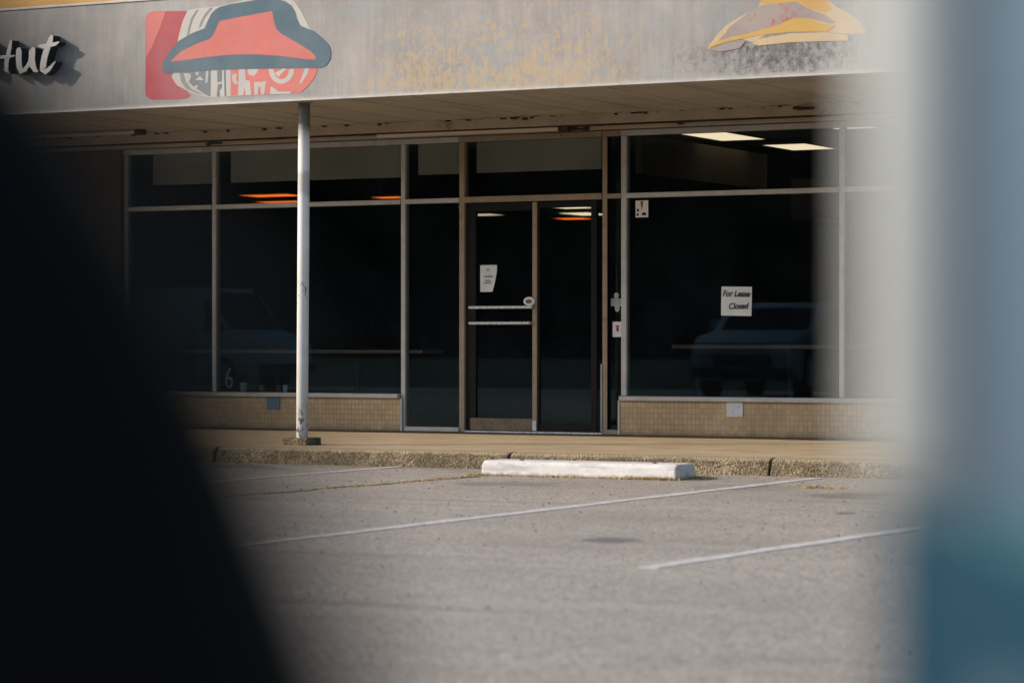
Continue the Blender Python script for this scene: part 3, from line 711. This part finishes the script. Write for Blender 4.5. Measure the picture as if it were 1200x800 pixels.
sr.box(-11.72, -11.70, YD-0.018, YD+0.022, 0.165, 2.318, bev=0.003)
sr.box(-11.16, -11.10, YD-0.018, YD+0.022, 0.165, 2.318, bev=0.003)
sr.box(-11.699, -11.161, YD-0.018, YD+0.022, 2.26, 2.318, bev=0.003)
sr.box(-11.699, -11.161, YD-0.018, YD+0.022, 0.165, 0.24, bev=0.003)
dr = part(sr, 'door', 'bronze', label='right door leaf of dark unlit glass')
part(MB().box(-11.699, -11.161, YD-0.003, YD+0.003, 0.241, 2.259), 'pane', 'glass', dr)
part(MB().box(-11.097, -11.031, YD-0.01, YD+0.02, 0.165, 2.318), 'side_pane', 'glass', fr)
part(MB().box(-11.041, -11.030, YD-0.06, YD-0.03, 0.17, 0.80, bev=0.002), 'closer_guard', 'alu', fr)

# boards hung behind the upper panes
for x0, x1, z0 in ((-16.22, -15.42, 2.60), (-15.27, -13.24, 2.605), (-13.10, -12.58, 2.615), (-12.455, -11.13, 2.62)):
    m = MB(); m.box(x0, x1, 22.90, 22.925, z0+random.uniform(-.004, .004), 2.915)
    part(m, 'header_board', 'board')
part(MB().box(-10.80, -10.74, 22.95, 26.0, 2.57, 2.93), 'bulkhead', 'bulkhead')
part(MB().box(-10.80, -6.0, 26.8, 26.86, 2.30, 2.72), 'bulkhead', 'inner_dark')
part(MB().box(-9.6, -5.5, 25.2, 25.9, 2.38, 2.62, bev=0.01), 'air_duct', 'bulkhead')

# ------------------------------------------------------------------ things on and in the shop
def layer(pts, k, name, mat, parent):
    return part(MB().prism(pts, 19.4-0.0007*k-0.0004, 19.4+0.004+0.0005*k), name, mat, parent)
em = empty('hat_emblem', (-12.9, 19.4, 3.0), 'peeling coral hat emblem over a red and white patch on the fascia', 'sign')
layer(RED_PANEL, 1, 'red_patch', 'red', em)
layer(PINK_CORNER, 2, 'red_patch_corner', 'pink', em)
layer(BUCKET, 2, 'white_patch', 'oldwhite', em)
for q in (BUCKET_RIB, BUCKET_RIB2, BUCKET_RIB3): part(MB().prism(q, 19.4-0.0022, 19.4055), 'grey_rib', 'ribgrey', em)
layer(GREY_BAND, 3, 'grey_patch', 'midgrey', em)
layer(RED_BAND, 3, 'red_lettering_ground', 'pink', em)
for q in GLYPHS + [RING, RING_BAR, SLASH]: part(MB().prism(q, 19.4-0.0032, 19.406), 'white_lettering', 'oldwhite', em)
for q in GREY_GLYPHS: part(MB().prism(q, 19.4-0.0033, 19.4062), 'grey_lettering', 'midgrey', em)
layer(HAT_OUTLINE, 5, 'hat_outline', 'teal', em)
layer(HAT, 6, 'hat', 'coral', em)
em2 = empty('yellow_emblem', (-8.0, 19.4, 3.2), 'worn mustard yellow emblem at the right end of the fascia', 'sign')
layer(BELL_BACK, 1, 'pale_ground', 'palemustard', em2)
layer(BELL_TOP, 2, 'yellow_top', 'mustard', em2)
layer(BELL_ROOF, 3, 'ghosted_roof', 'ghost', em2)
layer(BELL_STRIPE, 4, 'yellow_stripe', 'mustard', em2)
layer(CRESCENT, 5, 'tan_brim', 'palemustard', em2)
layer(PALE_CRESCENT, 5, 'white_brim', 'ghost', em2)
sl = empty('sign_lettering', (-14.9, 19.4, 3.5), 'raised white script letters with black sides on the grey fascia', 'sign')
for strokes in (LETTER_H, LETTER_U, LETTER_T):
    face, side = MB(), MB()
    for k, q in enumerate(strokes):
        face.prism(q, 19.292-0.0015*k, 19.298)
        side.prism(q, 19.2985+0.0006*k, 19.399)
    s_ = part(side, 'letter', 'letter_side', sl)
    part(face, 'letter_face', 'letter_face', s_)

def text(s, size, x, y, z, mat, parent, name='writing', shear=0.0, off=0.0, rot=0.0, sx=1.0, align='CENTER'):
    c = bpy.data.curves.new(name, 'FONT'); c.body = s; c.size = size; c.align_x = align; c.align_y = 'CENTER'
    c.shear = shear; c.offset = off; c.extrude = 0.0006
    o = bpy.data.objects.new('tmp_text', c); COL.objects.link(o)
    dg = bpy.context.evaluated_depsgraph_get()
    me = bpy.data.meshes.new_from_object(o.evaluated_get(dg))
    bpy.data.objects.remove(o); 
    me.transform(Matrix.Translation((x, y, z)) @ Matrix.Rotation(R(90), 4, 'X') @ Matrix.Rotation(R(rot), 4, 'Z') @ Matrix.Diagonal((sx, 1, 1, 1)))
    me.materials.clear(); me.materials.append(M[mat]); me.name = name
    r = link(bpy.data.objects.new(name, me), parent)
    if parent is not None:
        r.matrix_parent_inverse = Matrix.Translation(-Vector(parent.location))
    return r

def sheet(name, x0, x1, z0, z1, y, mat, rot=0.0, curl=0.0, label=None, cat=None):
    """a paper sheet: thin grid, slightly wavy, a corner may curl"""
    e = empty(name, ((x0+x1)/2, y, (z0+z1)/2), label, cat)
    bm = bmesh.new(); nx, nz = 10, 12
    cx, cz = (x0+x1)/2, (z0+z1)/2
    grid = []
    for i in range(nx+1):
        row = []
        for j in range(nz+1):
            u, v = i/nx, j/nz
            X = x0+(x1-x0)*u; Z = z0+(z1-z0)*v
            t = max(0, (u-0.55)+(0.45-v))
            Y = y - 0.004*math.sin(3*u+1)*math.sin(2.5*v) - curl*t*t
            X -= curl*0.9*max(0, u-0.5)*max(0, 0.8-v)
            a = R(rot); X, Z = cx+(X-cx)*math.cos(a)-(Z-cz)*math.sin(a), cz+(X-cx)*math.sin(a)+(Z-cz)*math.cos(a)
            row.append(bm.verts.new((X, Y, Z)))
        grid.append(row)
    for i in range(nx):
        for j in range(nz):
            bm.faces.new((grid[i][j], grid[i+1][j], grid[i+1][j+1], grid[i][j+1]))
    r = bmesh.ops.extrude_face_region(bm, geom=list(bm.faces))
    for v in r['geom']:
        if isinstance(v, bmesh.types.BMVert): v.co.y += 0.0008
    bmesh.ops.recalc_face_normals(bm, faces=bm.faces)
    m = MB(); m.bm.free(); m.bm = bm
    part(m, 'sheet', mat, e)
    return e
n1 = sheet('paper_notice', -12.335, -12.158, 1.478, 1.732, YD-0.010, 'paper', curl=0.06, label='small curling paper notice taped to the glass door', cat='notice')
text('CLOSED', 0.024, -12.25, YD-0.0165, 1.622, 'ink', n1, sx=1.1)
text('*', 0.06, -12.25, YD-0.0165, 1.675, 'ink', n1)
text('UNTIL\nNOTICE', 0.022, -12.25, YD-0.0165, 1.572, 'ink', n1)
n2 = sheet('paper_notice', -9.842, -9.545, 1.24, 1.503, G-0.010, 'paper', rot=-1.2, label='hand written for lease sheet in the wide right window', cat='notice')
text('For Lease', 0.078, -9.695, G-0.0165, 1.437, 'ink', n2, shear=0.25, off=0.0016, rot=-1.5, sx=0.86)
text('Closed', 0.078, -9.675, G-0.0165, 1.325, 'ink', n2, shear=0.25, off=0.0016, rot=1.0, sx=0.86)

def sticker(name, x0, x1, z0, z1, label, mat='sticker_grey'):
    e = empty(name, ((x0+x1)/2, G-0.006, (z0+z1)/2), label, 'sticker')
    part(MB().box(x0, x1, G-0.0065, G-0.0043, z0, z1), 'backing', mat, e)
    return e
s1 = sticker('window_sticker', -10.703, -10.575, 2.150, 2.305, 'pale square sticker with an orange figure high in the window corner', 'paper')
m = MB(); m.prism([(-10.655, 2.298), (-10.622, 2.298), (-10.628, 2.262), (-10.634, 2.222), (-10.645, 2.222), (-10.648, 2.262)], G-0.0078, G-0.006)
part(m, 'mark', 'orange', s1)
m = MB(); m.prism([(-10.648, 2.292), (-10.63, 2.292), (-10.636, 2.25), (-10.642, 2.25)], G-0.0086, G-0.0062)
m.box(-10.69, -10.668, G-0.0078, G-0.006, 2.205, 2.228); m.box(-10.694, -10.67, G-0.0078, G-0.006, 2.165, 2.185)
m.prism([(-10.64, 2.168), (-10.636, 2.19), (-10.62, 2.196), (-10.596, 2.19), (-10.592, 2.168)], G-0.0078, G-0.006)
part(m, 'mark', 'ink', s1)
s2 = sticker('card_sticker', -10.955, -10.848, 1.335, 1.405, 'cluster of three grey stickers beside the door above a white one')
m = MB(); m.prism([(-10.9+0.024*math.cos(i*math.pi/8), 1.432+0.026*math.sin(i*math.pi/8)) for i in range(16)], G-0.0065, G-0.0043)
m.prism([(-10.915, 1.333), (-10.868, 1.333), (-10.868, 1.30), (-10.88, 1.284), (-10.9, 1.284), (-10.913, 1.30)], G-0.0067, G-0.0044)
part(m, 'badge', 'sticker_grey', s2)
m = MB()
for z in (1.395, 1.38, 1.365, 1.349): m.box(-10.95, -10.853, G-0.0078, G-0.006, z-0.003, z+0.003)
m.prism([(-10.902, 1.322), (-10.878, 1.322), (-10.89, 1.30)], G-0.0078, G-0.006)
m.box(-10.913, -10.886, G-0.0078, G-0.006, 1.428, 1.434)
part(m, 'mark', 'inkblue', s2)
s3 = sticker('door_sticker', -10.938, -10.848, 1.05, 1.19, 'white sticker with a red mark low beside the door', 'paper')
m = MB(); m.box(-10.906, -10.87, G-0.0078, G-0.006, 1.142, 1.158); m.box(-10.90, -10.886, G-0.0078, G-0.006, 1.102, 1.141)
part(m, 'mark', 'redink', s3)
m = MB(); m.box(-10.886, -10.876, G-0.0076, G-0.006, 1.098, 1.14); part(m, 'mark', 'ink', s3)
dec = text('6', 0.30, -15.19, G-0.0065, 0.632, 'decal_pale', None, name='number_decal', sx=0.72)
tag(dec, 'pale numeral six stuck low on the window beside the mullion', 'decal')

# cups left on the sill, behind the glass
cup_specs = [(-15.08, 0.085, 0.034, 'plate_white', 'grey plastic cup on the window sill next to the numeral'),
             (-14.86, 0.06, 0.026, 'counter', 'lone tan cup on the window sill second from the numeral'),
             (-14.66, 0.058, 0.026, 'counter', 'tan cup on the sill directly above the blue plate'),
             (-14.585, 0.062, 0.024, 'letter_face', 'white cup on the sill between two tan ones'),
             (-14.43, 0.06, 0.025, 'counter', 'tan cup on the sill beside the post')]
for x, h, r, mt, lab in cup_specs:
    e = empty('cup', (x, 22.84, 0.506), lab, 'cup', 'cups left on the window sill')
    MB().cyl((0, 0, 0), (0, 0, h), r*0.78, r, n=20).build('cup_body', M[mt], e, smooth=True)
    MB().cyl((0, 0, h), (0, 0, h+0.006), r*1.08, n=20).build('rim', M[mt], e, smooth=True)

# counters just inside the glass
def counter(x0, x1, y, z, lab):
    e = empty('counter', ((x0+x1)/2, y, 0.147), lab, 'counter')
    part(MB().box(x0, x1, y-0.2, y+0.2, z-0.035, z, bev=0.006), 'counter_top', 'counter', e)
    xx = x0+0.15
    while xx < x1-0.1:
        part(MB().cyl((xx, y+0.05, 0.148), (xx, y+0.05, z-0.036), 0.025, n=12), 'leg', 'inner_dark', e); xx += 0.95
counter(-16.2, -13.25, 23.45, 0.925, 'long brown counter behind the left windows')
counter(-10.7, -6.6, 23.75, 0.975, 'long brown counter behind the wide right window')

# canopy strip lights and the lit panels inside
def strip_light(x0, x1, y, z, lab, capx):
    e = empty('strip_light', ((x0+x1)/2, y, z), lab, 'light fixture')
    part(MB().box(x0, x1, y-0.03, y+0.03, z-0.018, z+0.012, bev=0.006), 'cover', 'pale_wood', e)
    part(MB().box(capx-0.05, capx+0.05, y-0.035, y+0.035, z-0.03, z+0.02, bev=0.004), 'end_cap', 'rust', e)
strip_light(-13.3, -11.35, 22.47, 2.975, 'long pale strip light on the canopy trim above the doors', -11.30)
strip_light(-17.05, -15.75, 21.95, 3.065, 'dull strip light with a dark end cap at the left of the soffit', -15.70)
def troffer(x, y, sx, sy, mat, lab, group):
    e = empty('ceiling_light', (x, y, 3.05), lab, 'ceiling light', group)
    m = MB()
    for a in ((-sx-.02, -sx, -sy-.02, sy+.02), (sx, sx+.02, -sy-.02, sy+.02), (-sx, sx, -sy-.02, -sy), (-sx, sx, sy, sy+.02)):
        m.box(*a, -0.012, 0.008)
    m.build('frame', M['inner_ceiling'], e)
    MB().box(-sx+.001, sx-.001, -sy+.001, sy-.001, -0.006, 0.006).build('diffuser', M[mat], e)
CLG = 'lit panels in the shop ceiling'
troffer(-10.76, 24.85, 0.25, 0.60, 'lamp_warm', 'large lit ceiling panel nearest the glass in the right window', CLG)
troffer(-10.63, 26.6, 0.25, 0.46, 'lamp_warm', 'second lit ceiling panel in the right window, behind the largest', CLG)
troffer(-9.22, 24.3, 0.22, 0.3, 'lamp_dim', 'lit ceiling panel beside the right window mullion at the top', CLG)
troffer(-8.6, 26.0, 0.25, 0.5, 'lamp_dim', 'pale lit ceiling panel past the right window mullion', CLG)
troffer(-18.45, 36.7, 0.28, 0.6, 'lamp_warm', 'upper lit ceiling panel seen through the right door leaf', CLG)
troffer(-19.2, 38.9, 0.28, 0.5, 'lamp_warm', 'lower lit ceiling panel seen through the right door leaf', CLG)
troffer(-19.75, 36.4, 0.24, 0.35, 'lamp_dim', 'upper lit ceiling panel seen through the left door leaf', CLG)
troffer(-20.75, 38.4, 0.26, 0.3, 'lamp_dim', 'lower lit ceiling panel seen through the left door leaf', CLG)
ORG = 'orange lamps glowing deep in the shop'
troffer(-20.1, 40.3, 0.28, 0.3, 'lamp_orange', 'small orange lamp seen through the right door leaf', ORG)
troffer(-20.65, 32.0, 0.42, 0.30, 'lamp_orange', 'upper orange lamp in the window left of the post', ORG)
troffer(-21.45, 33.5, 0.38, 0.22, 'lamp_orange', 'lower orange lamp in the window left of the post', ORG)
troffer(-19.45, 33.2, 0.24, 0.22, 'lamp_orange', 'orange lamp in the window between the post and the doors', ORG)

# ------------------------------------------------------------------ vehicles
def wheel(x, y, r, parent, side):
    t = MB().cyl((x, y-0.11, r), (x, y+0.11, r), r, n=32).build('wheel', M['tyre'], parent, smooth=True)
    m = MB().cyl((x, y+side*0.105, r), (x, y+side*0.122, r), r*0.62, n=24)
    for i in range(6):
        a = i*math.pi/3
        m.cyl((x, y+side*0.122, r), (x+0.55*r*math.cos(a), y+side*0.128, r+0.55*r*math.sin(a)), 0.035, 0.028, n=8)
    m.build('rim', M['rim'], t, smooth=True)

def make_car(label, group=None, paint='black_paint'):
    """low hatchback: the steep tail is the edge nearest the lens"""
    e = empty('parked_car', (0, 0, 0), label, 'car', group)
    Wd = 0.90
    MB().prism([(0.02, 0.38), (0.0, 0.56), (0.045, 0.72), (0.1025, 0.92), (0.1125, 0.9475), (0.1172, 0.9606), (0.1275, 0.987), (0.1395, 1.0133), (0.1556, 1.0396), (0.1753, 1.066),
                (0.24, 1.11), (0.38, 1.155), (0.75, 1.20), (1.3, 1.225), (1.9, 1.21), (2.3, 1.14), (3.0, 0.86), (3.9, 0.78), (4.2, 0.70), (4.3, 0.52), (4.26, 0.30), (3.95, 0.22), (0.40, 0.22)],
               -Wd, Wd, bev=0.025, seg=3).build('body', M[paint], e, smooth=True)
    for s in (-1, 1):
        y0, y1 = sorted((s*(Wd+0.001), s*(Wd+0.006)))
        for q in ([(0.42, 0.90), (0.52, 1.09), (0.80, 1.14), (1.08, 1.155), (1.08, 0.89)], [(1.15, 0.89), (1.15, 1.155), (1.85, 1.145), (2.2, 1.08), (2.66, 0.88)]):
            MB().prism(q, y0, y1).build('window', M['car_glass'], e)
        MB().box(1.16, 1.34, s*(Wd+0.012)-0.012, s*(Wd+0.012)+0.012, 0.76, 0.785, bev=0.004).build('door_handle', M[paint], e)
        MB().prism([(2.45, 0.88), (2.62, 0.88), (2.6, 1.0), (2.47, 1.0)], *sorted((s*(Wd+0.02), s*(Wd+0.2))), bev=0.02).build('side_mirror', M[paint], e)
        MB().box(4.12, 4.29, s*0.66-0.18, s*0.66+0.18, 0.56, 0.68, bev=0.03).build('headlight', M['lens'], e)
        MB().prism([(0.012, 0.54), (0.025, 0.66), (0.14, 0.66), (0.11, 0.54)], *sorted((s*0.6, s*0.88)), bev=0.01).build('tail_light', M['tail_red'], e)
        for wx in (0.82, 3.4): wheel(wx, s*(Wd-0.09), 0.32, e, s)
    MB().prism([(2.31, 1.13), (2.96, 0.87), (2.97, 0.885), (2.32, 1.145)], -0.76, 0.76).build('windscreen', M['car_glass'], e)
    MB().box(4.26, 4.312, -0.5, 0.5, 0.40, 0.55, bev=0.01).build('grille', M['tyre'], e)
    MB().box(4.2, 4.36, -0.88, 0.88, 0.26, 0.38, bev=0.03).build('bumper', M['tyre'], e)
    MB().box(-0.05, 0.10, -0.88, 0.88, 0.34, 0.52, bev=0.03).build('bumper', M['tyre'], e)
    return e

def make_van(label, group=None):
    e = empty('parked_van', (0, 0, 0), label, 'van', group)
    Wd = 0.95; r = 0.008
    def rr(x0, x1, y, r):
        pts = []
        for cx, cy, a0 in ((x1-r, y-r, 0), (x0+r, y-r, 90), (x0+r, -y+r, 180), (x1-r, -y+r, 270)):
            for k in range(7):
                a = R(a0+15*k); pts.append((cx+r*math.cos(a), cy+r*math.sin(a)))
        return pts
    MB().prism(rr(0, 3.55, Wd, r), 0.34, 2.12, axis='z').build('cargo_body', M['pale_paint'], e, smooth=True)
    MB().prism([(3.552, 0.34), (3.552, 2.05), (3.72, 2.02), (4.35, 1.25), (5.0, 1.08), (5.1, 0.95), (5.12, 0.34)], -Wd+0.01, Wd-0.01, bev=0.03, seg=3).build('cab', M['pale_paint'], e, smooth=True)
    MB().prism(rr(-0.002, 3.549, Wd+0.004, r+0.003), 0.42, LOWER_Z, axis='z').build('lower_panel', M['teal_paint'], e, smooth=True)
    for s in (-1, 1):
        MB().cyl((0.013, s*(Wd-0.012), LOWER_Z+0.012), (0.013, s*(Wd-0.012), 2.08), 0.025, n=24).build('corner_edge', M['edge_trim'], e, smooth=True)
        MB().box(0.026, 0.046, *sorted((s*(Wd+0.006), s*(Wd+0.010))), 0.86, 0.888, bev=0.002).build('side_reflector', M['lens'], e)
        MB().prism([(3.75, 1.2), (3.75, 1.85), (3.82, 1.85), (4.3, 1.22)], *sorted((s*(Wd-0.009), s*(Wd-0.004)))).build('window', M['car_glass'], e)
        MB().box(4.98, 5.13, s*0.7-0.16, s*0.7+0.16, 0.72, 0.92, bev=0.03).build('headlight', M['lens'], e)
        MB().box(-0.03, 0.03, s*0.78-0.06, s*0.78+0.06, 0.52, 0.74, bev=0.008).build('tail_light', M['tail_red'], e)
        for wx in (0.95, 4.2): wheel(wx, s*(Wd-0.1), 0.35, e, s)
    MB().prism([(3.74, 2.01), (4.36, 1.26), (4.38, 1.275), (3.76, 2.025)], -0.82, 0.82).build('windscreen', M['car_glass'], e)
    MB().box(-0.12, -0.006, -0.9, 0.9, 0.36, 0.50, bev=0.02).build('bumper', M['tyre'], e)
    MB().box(5.06, 5.2, -0.93, 0.93, 0.36, 0.56, bev=0.03).build('bumper', M['tyre'], e)
    return e

LOWER_Z = 0.944
def place(e, local, target, rz):
    m = Matrix.Rotation(rz, 4, 'Z')
    p = Vector(target) - m @ Vector((local[0], local[1], 0))
    e.location = (p.x, p.y, 0); e.rotation_euler = (0, 0, rz)
CARG = 'vehicles parked on the lot'
car = make_car('out of focus black car filling the left edge', CARG)
t = FWD*CAR_D + RGT*CAR_L; place(car, (0.12, 0.90), t, R(YAW+180+8))
van = make_van('out of focus pale grey and blue van at the right edge', CARG)
t = FWD*VAN_D + RGT*VAN_L; place(van, (0.0, -0.95), t, R(YAW-15))
# two more vehicles across the lot: the windows mirror them
car2 = make_car('silver car parked across the lot, mirrored in the wide right window', CARG, 'silver_paint')
car2.scale = (1.05, 1.05, 1.42); car2.location = (-19.3, -3.4, 0); car2.rotation_euler = (0, 0, R(84))
van2 = copy_tree(van); van2['label'] = 'pale van parked across the lot, mirrored in the left windows'
van2.location = (-35.2, -2.0, 0); van2.rotation_euler = (0, 0, R(4))

# ------------------------------------------------------------------ winter trees across the road (mirrored in the glass)
tr = MB()
rv = lambda a: Vector((random.uniform(-a, a), random.uniform(-a, a), random.uniform(-a, a)))
for k in range(190):
    bx = random.uniform(-230, 90); by = random.uniform(-140, -112); H = random.uniform(15.0, 21.0)
    tr.cyl((bx, by, 0), (bx+random.uniform(-.4, .4), by, H*0.5), 0.26, 0.12, n=6)
    for j in range(150):
        a = random.uniform(0, 6.28); z0 = H*random.uniform(0.1, 0.85); rr_ = H*0.2*random.uniform(0.3, 1)
        p = Vector((bx+random.gauss(0, H*0.14), by+random.gauss(0, H*0.1), z0))
        q = p + Vector((rr_*math.cos(a), rr_*math.sin(a), H*random.uniform(0.04, 0.16)))
        s = rv(1)*0.16
        tr.tri([p-s, p+s, q])
for k in range(17000):
    bx = random.uniform(-230, 90); by = random.uniform(-145, -118); z0 = 15*random.random()**0.8
    s = rv(1.5); p = Vector((bx, by, z0)); tr.tri([p-s, p+rv(0.6)+Vector((0.5, 0, 0.9)), p+s])
hl = MB()  # ridge added behind the trees to block bright sky in the pane reflections
hp = [(-300, -1)] + [(-300+x*6, 21.5+1.6*math.sin(x*0.31)+0.8*math.sin(x*0.83+1)) for x in range(70)] + [(114, -1)]
hl.prism(hp, -190, -155)
tag(hl.build('sky_blocker_ridge', M['sky_blocker']), kind='structure')
tag(tr.build('far_trees', M['bark']), kind='stuff')
